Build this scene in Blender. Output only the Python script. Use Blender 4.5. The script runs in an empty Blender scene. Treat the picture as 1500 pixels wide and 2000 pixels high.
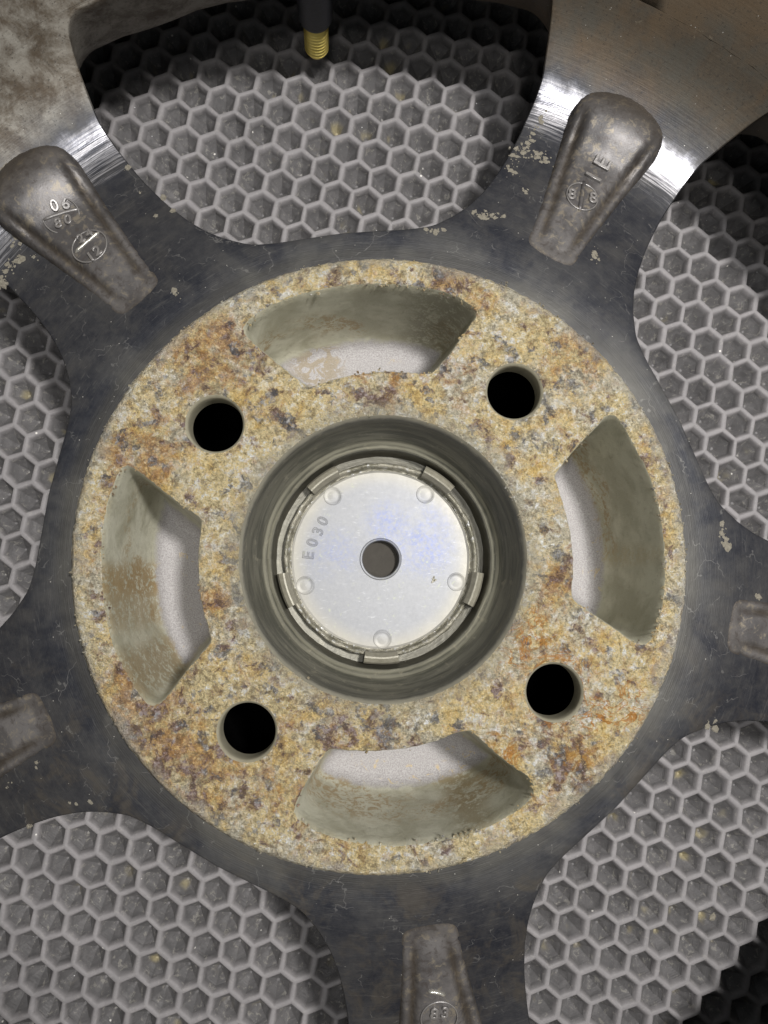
import bpy, math, random
import numpy as np
from mathutils import Vector, Matrix, noise
from mathutils.geometry import delaunay_2d_cdt

random.seed(7); np.random.seed(7)
S = 0.001                      # everything below is in millimetres, wheel frame: z = 0 is the mounting face
MATZ = -56.0                   # top of the rubber mat in that frame
sc = bpy.context.scene

# ------------------------------------------------------------------ camera
F = 1500.0; VP = (690.0, 1115.0); HUBPX = (750.0, 1089.0); H = 178.0   # numbers measured in the 1500x2000 photograph
d_ = np.array([(VP[0]-750)/F, -(VP[1]-1000)/F, -1.0]); d_ /= np.linalg.norm(d_)
cz = -d_; cy = np.array([0, 1.0, 0]); cy = cy - cz*np.dot(cy, cz); cy /= np.linalg.norm(cy); cx = np.cross(cy, cz)
R = np.array([cx, cy, cz])
def ray(px, py): return R @ np.array([(px-750)/F, -(py-1000)/F, -1.0])
r0 = ray(*HUBPX); CAM = -r0*(H/-r0[2]); CAM[2] = H
def at(px, py, z):
    v = ray(px, py); return CAM + v*((z-H)/v[2])
cam = bpy.data.cameras.new('camera'); co = bpy.data.objects.new('camera', cam); sc.collection.objects.link(co)
co.matrix_world = Matrix.Translation((CAM[0]*S, CAM[1]*S, (CAM[2]-MATZ)*S)) @ Matrix(R.tolist()).to_4x4()
cam.sensor_fit = 'VERTICAL'; cam.sensor_height = 24.0; cam.lens = 24.0*F/2000.0
cam.clip_start = 0.005; cam.clip_end = 50
sc.camera = co

# ------------------------------------------------------------------ world, lamps, exposure
w = bpy.data.worlds.new('World'); sc.world = w; w.use_nodes = True
w.node_tree.nodes['Background'].inputs[0].default_value = (0.92, 0.97, 1.0, 1)
w.node_tree.nodes['Background'].inputs[1].default_value = 0.15
sc.view_settings.view_transform = 'Standard'; sc.view_settings.look = 'None'
sc.view_settings.exposure = 0.10; sc.view_settings.gamma = 1.0
def lamp(name, pos, size, power, col=(1, 1, 1), aim=(0, 0, 0), spread=180):
    L = bpy.data.lights.new(name, 'AREA'); L.energy = power; L.color = col; L.shape = 'DISK'; L.size = size
    o = bpy.data.objects.new(name, L); sc.collection.objects.link(o)
    p = Vector(pos); L.spread = math.radians(spread); o.location = p; o.rotation_euler = (Vector(aim)-p).to_track_quat('-Z', 'Y').to_euler()
    return o
lamp('work_lamp', (.205, .105, .74), .075, 1.95, (1.0, 0.985, 0.97), (.06, .03, .0), 100)
lamp('ceiling_lamp', (.05, .07, 1.3), .10, 3.0, (0.97, 0.98, 1.0))
lamp('far_lamp', (-.02, -.27, 1.25), .14, 1.9, (1.0, 0.98, 0.95))

# ------------------------------------------------------------------ material helper
class NB:
    def __init__(s, name):
        s.m = bpy.data.materials.new(name); s.m.use_nodes = True; s.t = s.m.node_tree; s.n = s.t.nodes
        s.b = s.n['Principled BSDF']; s.tc = s.n.new('ShaderNodeTexCoord')
        mp = s.n.new('ShaderNodeVectorMath'); mp.operation = 'SCALE'; mp.inputs['Scale'].default_value = 1000
        s.t.links.new(s.tc.outputs['Object'], mp.inputs[0]); s.co = mp.outputs[0]
        sp = s.n.new('ShaderNodeSeparateXYZ'); s.t.links.new(s.co, sp.inputs[0]); s.x, s.y, s.z = sp.outputs
    def L(s, a, b):
        if isinstance(a, (int, float)): b.default_value = a
        elif isinstance(a, tuple): b.default_value = a if len(a) == 4 or b.type == 'VECTOR' else (*a, 1)
        else: s.t.links.new(a, b)
    def noise(s, scale, detail=4, rough=0.55, dist=0.0, off=0, vec=None, col=False):
        n = s.n.new('ShaderNodeTexNoise'); n.inputs['Scale'].default_value = scale; n.inputs['Detail'].default_value = detail
        n.inputs['Roughness'].default_value = rough; n.inputs['Distortion'].default_value = dist
        v = vec if vec is not None else s.co
        if off:
            a = s.n.new('ShaderNodeVectorMath'); a.operation = 'ADD'; s.L(v, a.inputs[0]); a.inputs[1].default_value = (off, off*1.7, off*.6); v = a.outputs[0]
        s.L(v, n.inputs['Vector']); return n.outputs['Color' if col else 'Fac']
    def voro(s, scale, off=0, feature='F1', out='Distance', rnd=1.0, vec=None):
        n = s.n.new('ShaderNodeTexVoronoi'); n.feature = feature; n.inputs['Scale'].default_value = scale; n.inputs['Randomness'].default_value = rnd
        v = vec if vec is not None else s.co
        if off:
            a = s.n.new('ShaderNodeVectorMath'); a.operation = 'ADD'; s.L(v, a.inputs[0]); a.inputs[1].default_value = (off, off*1.7, off*.6); v = a.outputs[0]
        s.L(v, n.inputs['Vector']); return n.outputs[out]
    def step(s, v, a, b, lo=0.0, hi=1.0):
        n = s.n.new('ShaderNodeMapRange'); n.interpolation_type = 'SMOOTHSTEP'; s.L(v, n.inputs[0])
        for i, q in enumerate((a, b, lo, hi)): n.inputs[i+1].default_value = q
        return n.outputs[0]
    def mth(s, op, a, b=0.0, c=0.0):
        n = s.n.new('ShaderNodeMath'); n.operation = op; s.L(a, n.inputs[0]); s.L(b, n.inputs[1]); s.L(c, n.inputs[2]); return n.outputs[0]
    def mix(s, f, a, b, mode='MIX'):
        n = s.n.new('ShaderNodeMix'); n.data_type = 'RGBA'; n.blend_type = mode; s.L(f, n.inputs[0]); s.L(a, n.inputs[6]); s.L(b, n.inputs[7]); return n.outputs[2]
    def mixf(s, f, a, b):
        n = s.n.new('ShaderNodeMix'); n.data_type = 'FLOAT'; s.L(f, n.inputs[0]); s.L(a, n.inputs[2]); s.L(b, n.inputs[3]); return n.outputs[0]
    def radius(s): return s.mth('SQRT', s.mth('ADD', s.mth('MULTIPLY', s.x, s.x), s.mth('MULTIPLY', s.y, s.y)))
    def near(s, x, y, r0, r1):      # 1 inside r0 .. 0 outside r1 of a point
        dx = s.mth('SUBTRACT', s.x, x); dy = s.mth('SUBTRACT', s.y, y)
        return s.step(s.mth('SQRT', s.mth('ADD', s.mth('MULTIPLY', dx, dx), s.mth('MULTIPLY', dy, dy))), r0, r1, 1, 0)
    def polar(s):                   # (radius, angle*60, z) for streaks that run round the hub
        c = s.n.new('ShaderNodeCombineXYZ'); s.L(s.radius(), c.inputs[0]); s.L(s.mth('MULTIPLY', s.mth('ARCTAN2', s.y, s.x), 12.0), c.inputs[1]); s.L(s.z, c.inputs[2]); return c.outputs[0]
    def bump(s, h, strength=0.5, dist=0.3, prev=None):
        n = s.n.new('ShaderNodeBump'); n.inputs['Strength'].default_value = strength; n.inputs['Distance'].default_value = dist*S
        s.L(h, n.inputs['Height'])
        if prev is not None: s.L(prev, n.inputs['Normal'])
        return n.outputs[0]
    def out(s, color=None, rough=None, metal=None, normal=None, spec=None, aniso=None):
        for k, v in (('Base Color', color), ('Roughness', rough), ('Metallic', metal), ('Normal', normal), ('Specular IOR Level', spec), ('Anisotropic', aniso)):
            if v is not None: s.L(v, s.b.inputs[k])
        return s.m

def ramp(m, f, stops, interp='LINEAR'):
    n = m.n.new('ShaderNodeValToRGB'); n.color_ramp.interpolation = interp; e = n.color_ramp.elements
    while len(e) < len(stops): e.new(.5)
    for q, (p, c) in zip(e, stops): q.position = p; q.color = (*c, 1)
    m.L(f, n.inputs[0]); return n.outputs[0]
def warp(m, scale, amt, off=0):
    c = m.noise(scale, 3, .6, 0, off, col=True); a = m.n.new('ShaderNodeVectorMath'); a.operation = 'SUBTRACT'; m.L(c, a.inputs[0]); a.inputs[1].default_value = (.5, .5, .5)
    b = m.n.new('ShaderNodeVectorMath'); b.operation = 'MULTIPLY_ADD'; m.L(a.outputs[0], b.inputs[0]); b.inputs[1].default_value = (amt, amt, amt); m.L(m.co, b.inputs[2]); return b.outputs[0]
def cellrand(m, scale, vec):
    o = m.voro(scale, 0, 'SMOOTH_F1', 'Color', 1.0, vec); sp = m.n.new('ShaderNodeSeparateColor'); m.L(o, sp.inputs[0]); return sp.outputs
def mat_crust():
    m = NB('corroded_metal'); r = m.radius()
    wv = warp(m, .9, 2.4); wv2 = warp(m, .5, 5.0, 40)
    a = m.noise(.06, 4, .6, .5); b = m.noise(.17, 5, .7, .6, 31); c = m.noise(.5, 5, .72, .5, 77); fine = m.noise(2.1, 4, .75, .3, 11)
    k1 = cellrand(m, .95, wv); k2 = cellrand(m, .38, wv2)
    left = m.near(-30, -44, 10, 55)
    def spots(L):
        o = None
        for px, py, r0_, r1_ in L:
            q = at(px, py, 0); n = m.near(float(q[0]), float(q[1]), r0_, r1_); o = n if o is None else m.mth('MAXIMUM', o, n)
        return o
    rustspots = spots([(880, 555, 2, 9), (930, 590, 2, 7), (1130, 700, 3, 12), (700, 690, 1, 7), (270, 890, 3, 13), (250, 960, 2, 9), (400, 690, 4, 16), (1090, 1140, 2, 9), (330, 1480, 5, 20), (240, 1350, 3, 14), (760, 770, 1, 6), (410, 1180, 2, 8), (1150, 650, 2, 9), (560, 1560, 2, 10)])
    darkspots = spots([(870, 552, 2, 8), (340, 1500, 4, 17), (280, 1430, 3, 12), (700, 1425, 2, 12), (1110, 1130, 1, 7), (720, 770, 1, 8), (470, 690, 2, 8), (330, 1400, 2, 9), (560, 830, 1, 6), (420, 1200, 1, 7), (1120, 1490, 2, 10)])
    # powdery ground: cream, ochre, grey-white grains
    mid2 = m.noise(.95, 4, .75, .4, 120)
    t = m.mth('ADD', m.mth('ADD', m.mth('MULTIPLY', k1[0], .20), m.mth('MULTIPLY', mid2, .55)), m.mth('ADD', m.mth('MULTIPLY', fine, .25), m.mth('MULTIPLY', m.mth('SUBTRACT', b, .5), .35)))
    t = m.mth('MULTIPLY_ADD', m.mth('SUBTRACT', t, .5), 1.22, .505)
    ground = ramp(m, t, [(.32, (.33, .26, .14)), (.40, (.54, .44, .24)), (.45, (.68, .58, .35)), (.50, (.78, .60, .28)), (.54, (.78, .70, .49)), (.60, (.76, .74, .66)), (.68, (.95, .94, .90))])
    gz = m.step(m.noise(.11, 4, .65, .3, 145), .44, .60); ground = m.mix(m.mth('MULTIPLY', gz, .6), ground, ramp(m, t, [(.38, (.27, .265, .24)), (.50, (.58, .57, .51)), (.62, (.88, .88, .86))]))
    tr = m.mth('ADD', m.mth('ADD', m.mth('MULTIPLY', k1[1], .25), m.mth('MULTIPLY', fine, .35)), m.mth('MULTIPLY', mid2, .45))
    rust = ramp(m, tr, [(.38, (.18, .075, .03)), (.48, (.40, .185, .05)), (.57, (.60, .34, .10)), (.68, (.72, .55, .29))])
    yel = ramp(m, tr, [(.38, (.42, .25, .07)), (.50, (.70, .46, .13)), (.62, (.86, .68, .32))])
    fy = m.mth('ADD', m.mth('MULTIPLY', m.noise(.09, 5, .7, .6, 610), .75), m.mth('MULTIPLY', mid2, .30))
    col = m.mix(m.mth('MULTIPLY', m.step(fy, .505, .64), .75), ground, yel)
    fr = m.mth('ADD', m.mth('ADD', m.mth('MULTIPLY', k2[0], .10), m.mth('MULTIPLY', b, .80)), m.mth('ADD', m.mth('MULTIPLY', mid2, .34), m.mth('MULTIPLY', rustspots, .13)))
    col = m.mix(m.mth('MULTIPLY', m.step(fr, .64, .79), .76), col, rust)
    # dark purple-brown scabs with pale hearts
    sc_ = m.mth('ADD', m.mth('ADD', m.mth('MULTIPLY', k2[1], .22), m.mth('MULTIPLY', m.noise(.26, 4, .7, .5, 210), .75)), m.mth('ADD', m.mth('MULTIPLY', darkspots, .095), m.mth('MULTIPLY', b, .30)))
    scab = m.mth('MULTIPLY', m.step(sc_, .695, .77), m.step(mid2, .34, .50))
    col = m.mix(m.mth('MULTIPLY', m.step(sc_, .64, .72), .45), col, (.38, .24, .11))
    col = m.mix(m.mth('MULTIPLY', scab, .85), col, ramp(m, m.mth('ADD', m.mth('MULTIPLY', k1[2], .4), m.mth('MULTIPLY', fine, .6)), [(.38, (.085, .05, .045)), (.52, (.19, .12, .115)), (.66, (.40, .33, .34))]))
    bl = m.mth('ADD', m.mth('MULTIPLY', k2[2], .22), m.mth('ADD', m.mth('MULTIPLY', m.noise(.20, 4, .7, .5, 333), .78), m.mth('MULTIPLY', m.noise(.04, 2, .5, 0, 160), .25)))
    blue = m.mth('MULTIPLY', m.step(bl, .675, .76), m.step(mid2, .36, .50))
    col = m.mix(m.mth('MULTIPLY', blue, .85), col, ramp(m, m.mth('ADD', m.mth('MULTIPLY', k1[2], .4), m.mth('MULTIPLY', fine, .6)), [(.38, (.13, .13, .135)), (.52, (.29, .29, .295)), (.66, (.60, .60, .60))]))
    o = m.mth('MULTIPLY', m.mth('MAXIMUM', m.near(36, -21, 2, 11), m.mth('MAXIMUM', m.near(44, -46, 1, 9), m.near(27, -42, 1, 7))), m.step(m.noise(.35, 4, .65, 1.0, 5), .47, .60))
    col = m.mix(m.mth('MULTIPLY', o, .8), col, m.mix(fine, (.35, .13, .02), (.60, .34, .07)))
    vn_ = m.noise(.16, 4, .6, 1.2, 810); vein = m.mth('MULTIPLY', m.step(m.mth('ABSOLUTE', m.mth('SUBTRACT', vn_, .5)), .030, .008), spots([(1030, 1230, 2, 9), (1090, 1345, 5, 13), (1230, 1380, 2, 9), (985, 1480, 1, 6), (1170, 1400, 2, 8), (1000, 1280, 1, 7)]))
    col = m.mix(m.mth('MULTIPLY', vein, .9), col, m.mix(fine, (.42, .15, .02), (.62, .30, .06)))
    rim = m.step(m.mth('ADD', r, m.mth('MULTIPLY', m.mth('SUBTRACT', b, .5), 14.0)), 68.0, 71.5)
    col = m.mix(m.mth('MULTIPLY', rim, .6), col, m.mix(m.step(fine, .42, .6), (.58, .54, .44), (.36, .34, .27)))
    bore = m.step(m.mth('SUBTRACT', r, m.mth('MULTIPLY', m.mth('SUBTRACT', b, .5), 16.0)), 38.0, 33.5)
    col = m.mix(m.mth('MULTIPLY', bore, .55), col, m.mix(m.step(fine, .42, .6), (.48, .45, .35), (.33, .31, .24)))
    dg = m.mth('MULTIPLY', m.step(m.mth('ADD', m.mth('MULTIPLY', m.noise(.75, 4, .7, .6, 940), .8), m.mth('MULTIPLY', m.mth('MAXIMUM', rustspots, left), .07)), .475, .53), m.step(fine, .38, .52)); col = m.mix(m.mth('MULTIPLY', dg, .42), col, m.mix(k1[0], (.10, .055, .03), (.24, .15, .09)))
    spark = m.mth('MULTIPLY', m.step(m.voro(1.5, 5), .22, .12), m.step(c, .49, .57)); col = m.mix(m.mth('MULTIPLY', spark, .6), col, (.80, .79, .75))
    pits = m.mth('MULTIPLY', m.step(m.voro(1.1, 90), .17, .07), m.step(c, .50, .42)); col = m.mix(m.mth('MULTIPLY', pits, .75), col, (.07, .05, .04))
    dark = m.step(m.z, -.2, -1.2); col = m.mix(m.mth('MULTIPLY', m.mth('MULTIPLY', m.step(r, 70.9, 71.8), m.step(b, .35, .6)), .6), col, (.16, .145, .11))  # pad side darkened in colour, part of the painted contact shade
    h = m.mth('ADD', m.mth('ADD', m.mth('MULTIPLY', m.voro(.95, 0, vec=wv), -.35), m.mth('MULTIPLY', c, .9)), m.mth('MULTIPLY', fine, .55))
    nrm = m.bump(m.mth('ADD', h, m.mth('MULTIPLY', mid2, 1.3)), 1.0, 1.7)
    nrm = m.bump(m.noise(5.0, 3, .7, 0, 9), .6, .15, nrm)
    return m.out(col, m.mixf(m.step(mid2, .4, .6), .30, .62), m.mth('MULTIPLY', m.mth('MAXIMUM', spark, m.mth('MULTIPLY', blue, .5)), .8), nrm, .5)

def brake_dust(m):
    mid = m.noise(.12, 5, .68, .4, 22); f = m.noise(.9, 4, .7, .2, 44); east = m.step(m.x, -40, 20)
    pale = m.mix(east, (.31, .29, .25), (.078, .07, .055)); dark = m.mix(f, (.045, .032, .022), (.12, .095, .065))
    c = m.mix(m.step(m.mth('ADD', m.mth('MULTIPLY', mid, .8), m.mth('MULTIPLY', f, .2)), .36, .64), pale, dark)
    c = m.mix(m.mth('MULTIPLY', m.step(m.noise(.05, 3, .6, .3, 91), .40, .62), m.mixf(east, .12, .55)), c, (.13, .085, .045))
    c = m.mix(m.mth('MULTIPLY', m.mth('MULTIPLY', m.step(m.noise(.35, 5, .8, .5, 191), .60, .72), m.step(mid, .5, .6)), .5), c, (.30, .26, .19))
    return m.mix(m.mth('MULTIPLY', m.step(m.noise(1.4, 3, .7, 0, 17), .58, .68), .7), c, (.035, .03, .024))
def mat_spoke():
    m = NB('machined_aluminium'); r = m.radius(); pol = m.polar()
    big = m.noise(.035, 4, .6, .5); mid = m.noise(.14, 5, .65, .3, 22); fine = m.noise(1.1, 4, .7, 0, 44)
    streak = m.noise(1.0, 3, .6, 0, 3, vec=pol)
    sv = m.n.new('ShaderNodeCombineXYZ'); m.L(m.mth('MULTIPLY', r, 1.6), sv.inputs[0]); m.L(m.mth('MULTIPLY', m.mth('ARCTAN2', m.y, m.x), 7.0), sv.inputs[1])
    lath = m.step(m.noise(1.0, 3, .7, 0, 0, vec=sv.outputs[0]), .36, .64)
    bare_sheen = m.mth('MULTIPLY', m.step(m.mth('ADD', r, m.mth('MULTIPLY', lath, 6.0)), 127, 133), m.step(m.mth('ADD', r, m.mth('MULTIPLY', mid, 8.0)), 143, 137))
    dirt = m.step(mid, .44, .66)
    base = m.mix(m.mth('ADD', m.mth('MULTIPLY', m.step(big, .38, .62), .55), m.mth('MULTIPLY', m.step(m.noise(.35, 5, .75, .2, 66), .35, .65), .45)), (.012, .0135, .020), (.042, .042, .045))
    base = m.mix(m.mth('MULTIPLY', dirt, .3), base, (.075, .07, .062))
    br = m.noise(1.0, 4, .75, 0, 0, vec=pol); base = m.mix(m.mth('MULTIPLY', m.step(br, .54, .70), .32), base, (.10, .097, .09)); base = m.mix(m.mth('MULTIPLY', m.mth('MULTIPLY', m.step(m.noise(.09, 4, .7, .6, 930), .48, .66), m.step(m.y, 10, -60)), .45), base, (.085, .071, .052))
    base = m.mix(bare_sheen, base, m.mix(lath, (.13, .13, .145), (.38, .37, .38)))  # bare machined band, also painted brighter where the fillet catches the lamps
    gro = m.step(r, 78.0, 74.5); base = m.mix(m.mth('MULTIPLY', gro, .7), base, (.03, .028, .024))  # dark contact shade round the pad, put into the colour
    hair = m.mth('MULTIPLY', m.step(m.voro(.09, 140, 'DISTANCE_TO_EDGE', vec=warp(m, .15, 9.0, 50)), .010, .004), m.step(m.noise(.2, 3, .6, 0, 61), .50, .58)); base = m.mix(m.mth('MULTIPLY', hair, .22), base, (.30, .29, .27))
    # hub end: pale dusty film beside the pad
    film = m.mth('MULTIPLY', m.step(m.mth('ADD', r, m.mth('MULTIPLY', mid, 14.0)), 96, 80), m.mixf(m.step(big, .45, .62), .0, .28))
    base = m.mix(film, base, (.11, .104, .086))
    # outer end: baked-on brake dust, brown and grey
    out = m.step(m.mth('ADD', r, m.mth('MULTIPLY', mid, 9.0)), 141, 152)
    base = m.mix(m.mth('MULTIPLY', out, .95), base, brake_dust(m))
    scr = m.mth('MULTIPLY', m.step(m.voro(.5, 12, 'DISTANCE_TO_EDGE'), .012, .004), m.step(mid, .5, .6))
    speck = m.step(m.voro(.45, 60), .07, .04); base = m.mix(m.mth('MULTIPLY', speck, m.step(mid, .47, .55)), base, (.36, .345, .31))
    wv = m.n.new('ShaderNodeMath'); wv.operation = 'SINE'; m.L(m.mth('MULTIPLY', r, 14.0), wv.inputs[0])
    nrm = m.bump(m.mth('ADD', m.mth('MULTIPLY', wv.outputs[0], m.mth('MULTIPLY', m.mth('SUBTRACT', 1.0, out), m.mixf(mid, 0.0, .18))), m.mth('MULTIPLY', lath, .5)), .35, .08)
    nrm = m.bump(fine, .35, .12, nrm)
    rough = m.mixf(bare_sheen, m.mixf(mid, .46, .62), m.mixf(lath, .26, .38))
    rough = m.mth('MAXIMUM', rough, m.mth('MULTIPLY', out, .52))
    metal = m.mixf(m.mth('MAXIMUM', out, m.mth('MULTIPLY', film, 1.2)), m.mixf(bare_sheen, .42, .96), .3)
    return m.out(base, rough, metal, nrm, .5)

def mat_cast(name='cast_aluminium', a=(.078, .073, .072), b=(.14, .131, .127)):
    m = NB(name); n1 = m.noise(.10, 4, .6, .4); n2 = m.noise(.45, 4, .65, .5, 8); n3 = m.noise(2.4, 3, .7, 0, 15)
    base = m.mix(m.step(n1, .38, .62), a, b); base = m.mix(m.mth('MULTIPLY', m.step(n2, .52, .68), .65), base, (.24, .205, .15))
    base = m.mix(m.mth('MULTIPLY', m.step(n2, .46, .34), .6), base, (.06, .05, .045))
    base = m.mix(m.step(m.voro(.6, 4), .06, .03), base, (.06, .05, .05))
    at_ = m.n.new('ShaderNodeAttribute'); at_.attribute_name = 'grime_shade'
    base = m.mix(m.mth('MULTIPLY', at_.outputs['Fac'], .85), base, m.mix(n2, (.02, .016, .012), (.065, .048, .03)))  # besides dirt, this lays painted shade on the boss
    nrm = m.bump(m.mth('ADD', n3, m.mth('MULTIPLY', n2, .4)), .35, .14)
    return m.out(base, m.mixf(n2, .40, .56), .45, nrm, .5)

def mat_pocket():
    m = NB('pocket_primer_and_silver'); n1 = m.noise(.09, 4, .6, .4); n2 = m.noise(.35, 5, .65, .8, 8); g = m.noise(3.2, 3, .7, 0, 15)
    wall = m.mix(m.step(n1, .35, .65), (.34, .325, .24), (.50, .485, .385)); wall = m.mix(m.mth('MULTIPLY', m.step(m.noise(.5, 5, .75, 0, 71), .52, .70), .5), wall, (.25, .23, .165))
    stain = m.mth('MULTIPLY', m.mth('MULTIPLY', m.step(m.mth('ADD', m.mth('MULTIPLY', n2, .5), m.mth('MULTIPLY', m.noise(1.1, 5, .75, .2, 35), .5)), .47, .56), m.step(m.z, -9, -18)), m.step(m.noise(.04, 2, .5, 0, 88), .50, .58))
    wall = m.mix(m.mth('MULTIPLY', stain, .75), wall, (.27, .18, .07))
    wall = m.mix(m.mth('MULTIPLY', m.mth('MULTIPLY', m.step(m.z, -3.5, -.5), m.step(m.noise(.8, 3, .7, .6, 60), .44, .58)), .8), wall, (.50, .46, .33))
    fz_ = m.step(m.mth('ADD', m.mth('MULTIPLY', n2, .5), m.mth('MULTIPLY', m.noise(1.1, 5, .75, .2, 135), .5)), .44, .50)
    for px, py, zz, r0_, r1_, cc_, amt in ((285, 1180, -20, 3, 9, (.25, .17, .07), .6), (315, 1290, -22, 3, 9, (.23, .155, .065), .65), (270, 1130, -20, 2, 6, (.27, .18, .07), .8), (900, 1535, -20, 2, 8, (.22, .17, .08), .8), (1215, 1085, -22, 1, 4, (.36, .27, .12), .35), (850, 650, -22, 3, 12, (.17, .155, .10), .6), (690, 1555, -10, 1, 6, (.24, .20, .12), .6)):
        q = at(px, py, zz); wall = m.mix(m.mth('MULTIPLY', m.mth('MULTIPLY', m.near(float(q[0]), float(q[1]), r0_, r1_), fz_), amt), wall, cc_)
    floor = m.mix(m.step(g, .38, .62), (.29, .272, .265), (.43, .41, .40))
    floor = m.mix(m.mth('MULTIPLY', m.step(n2, .60, .66), m.step(m.noise(.05, 2, .5, 0, 300), .56, .60)), floor, (.46, .37, .24))
    q = at(620, 715, -35); floor = m.mix(m.mth('MULTIPLY', m.mth('MULTIPLY', m.near(float(q[0]), float(q[1]), 4, 10), m.step(n2, .46, .50)), .7), floor, (.27, .215, .13))
    f = m.step(m.mth('ADD', m.z, m.mth('MULTIPLY', m.mth('SUBTRACT', n2, .5), 4.0)), -31.5, -33.8)
    col = m.mix(f, wall, floor)
    nrm = m.bump(m.mth('ADD', m.mth('MULTIPLY', g, m.mixf(f, .7, 1.0)), n2), .75, .35)
    return m.out(col, m.mixf(f, .42, .5), m.mth('MULTIPLY', f, .15), nrm, .4)

def mat_bore():
    m = NB('bore_metal'); cc = m.n.new('ShaderNodeCombineXYZ'); m.L(m.mth('MULTIPLY', m.radius(), 1.2), cc.inputs[0]); m.L(m.mth('MULTIPLY', m.mth('ARCTAN2', m.y, m.x), 2.2), cc.inputs[1]); m.L(m.mth('MULTIPLY', m.z, .55), cc.inputs[2]); pol = cc.outputs[0]
    st = m.noise(.9, 4, .65, .2, 3, vec=pol); n2 = m.noise(.35, 4, .65, .5, 8); n1 = m.noise(.06, 2, .5)
    base = m.mix(m.step(st, .38, .62), (.075, .073, .056), (.15, .143, .11)); base = m.mix(m.mth('MULTIPLY', m.mth('MULTIPLY', m.step(m.z, -16.3, -15.9), m.step(m.z, -15.2, -15.6)), m.mixf(st, .2, .8)), base, (.30, .285, .22)); base = m.mix(m.mth('MULTIPLY', m.step(n2, .58, .70), .35), base, (.33, .30, .22))
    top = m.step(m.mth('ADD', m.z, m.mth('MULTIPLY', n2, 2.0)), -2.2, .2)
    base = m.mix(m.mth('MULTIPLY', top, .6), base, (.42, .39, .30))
    base = m.mix(m.mth('MULTIPLY', m.step(m.z, -18.2, -20.5), .75), base, m.mix(n2, (.05, .045, .034), (.15, .14, .105)))  # recess below the ridge darkened in colour for its shade
    nrm = m.bump(m.mth('ADD', st, n2), .5, .25)
    return m.out(base, m.mixf(st, .34, .55), .35, nrm, .5)

def mat_cap():
    m = NB('cap_plastic'); n1 = m.noise(.12, 4, .6, .5); n2 = m.noise(.7, 4, .65, .4, 8); n3 = m.noise(3.0, 3, .7, 0, 15); r = m.radius()
    base = m.mix(m.mth('ADD', m.mth('MULTIPLY', n2, .5), m.mth('MULTIPLY', m.noise(1.5, 5, .75, .3, 55), .5)), (.12, .123, .13), (.355, .355, .36))
    sv = m.n.new('ShaderNodeVectorMath'); sv.operation = 'MULTIPLY'; m.L(warp(m, .1, 4.0, 70), sv.inputs[0]); sv.inputs[1].default_value = (.35, 2.6, 1); base = m.mix(m.mth('MULTIPLY', m.step(m.noise(1.0, 3, .7, 0, 0, vec=sv.outputs[0]), .60, .72), .35), base, (.60, .60, .60))
    blu = m.mth('MULTIPLY', m.mth('MAXIMUM', m.near(11, 5, 3, 13), m.mth('MAXIMUM', m.near(2, 9, 1, 9), m.mth('MULTIPLY', m.near(-12, 1, 1, 10), .6))), m.step(n1, .30, .54))
    base = m.mix(m.mth('MULTIPLY', blu, m.mth('MULTIPLY', m.step(m.noise(1.0, 5, .75, .3, 155), .34, .66), .8)), base, (.15, .18, .34))
    base = m.mix(m.mth('MULTIPLY', m.step(r, 18.0, 23.5), m.mixf(n1, .25, .8)), base, (.36, .33, .25))
    base = m.mix(m.mth('MULTIPLY', m.mth('MULTIPLY', m.step(n2, .60, .70), m.step(n1, .42, .55)), .6), base, (.36, .38, .27))
    base = m.mix(m.mth('MULTIPLY', m.step(m.voro(1.4, 9), .17, .08), m.step(n1, .40, .50)), base, (.25, .25, .22))
    nrm = m.bump(m.mth('ADD', m.mth('MULTIPLY', n2, .5), m.mth('MULTIPLY', n3, .5)), .25, .10)
    return m.out(base, m.mixf(n2, .42, .6), .3, nrm, .4)

def mat_capring():
    m = NB('cap_edge_plastic'); n1 = m.noise(.18, 4, .6, .5); n2 = m.noise(.9, 4, .7, .6, 8)
    base = m.mix(m.step(n1, .4, .6), (.15, .14, .10), (.29, .27, .21)); base = m.mix(m.mth('MULTIPLY', m.step(n2, .56, .66), .6), base, (.55, .55, .55))
    base = m.mix(m.step(n2, .44, .34), base, (.09, .08, .06))
    return m.out(base, m.mixf(n2, .5, .25), .3, m.bump(n2, .8, .5), .5)

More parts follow.
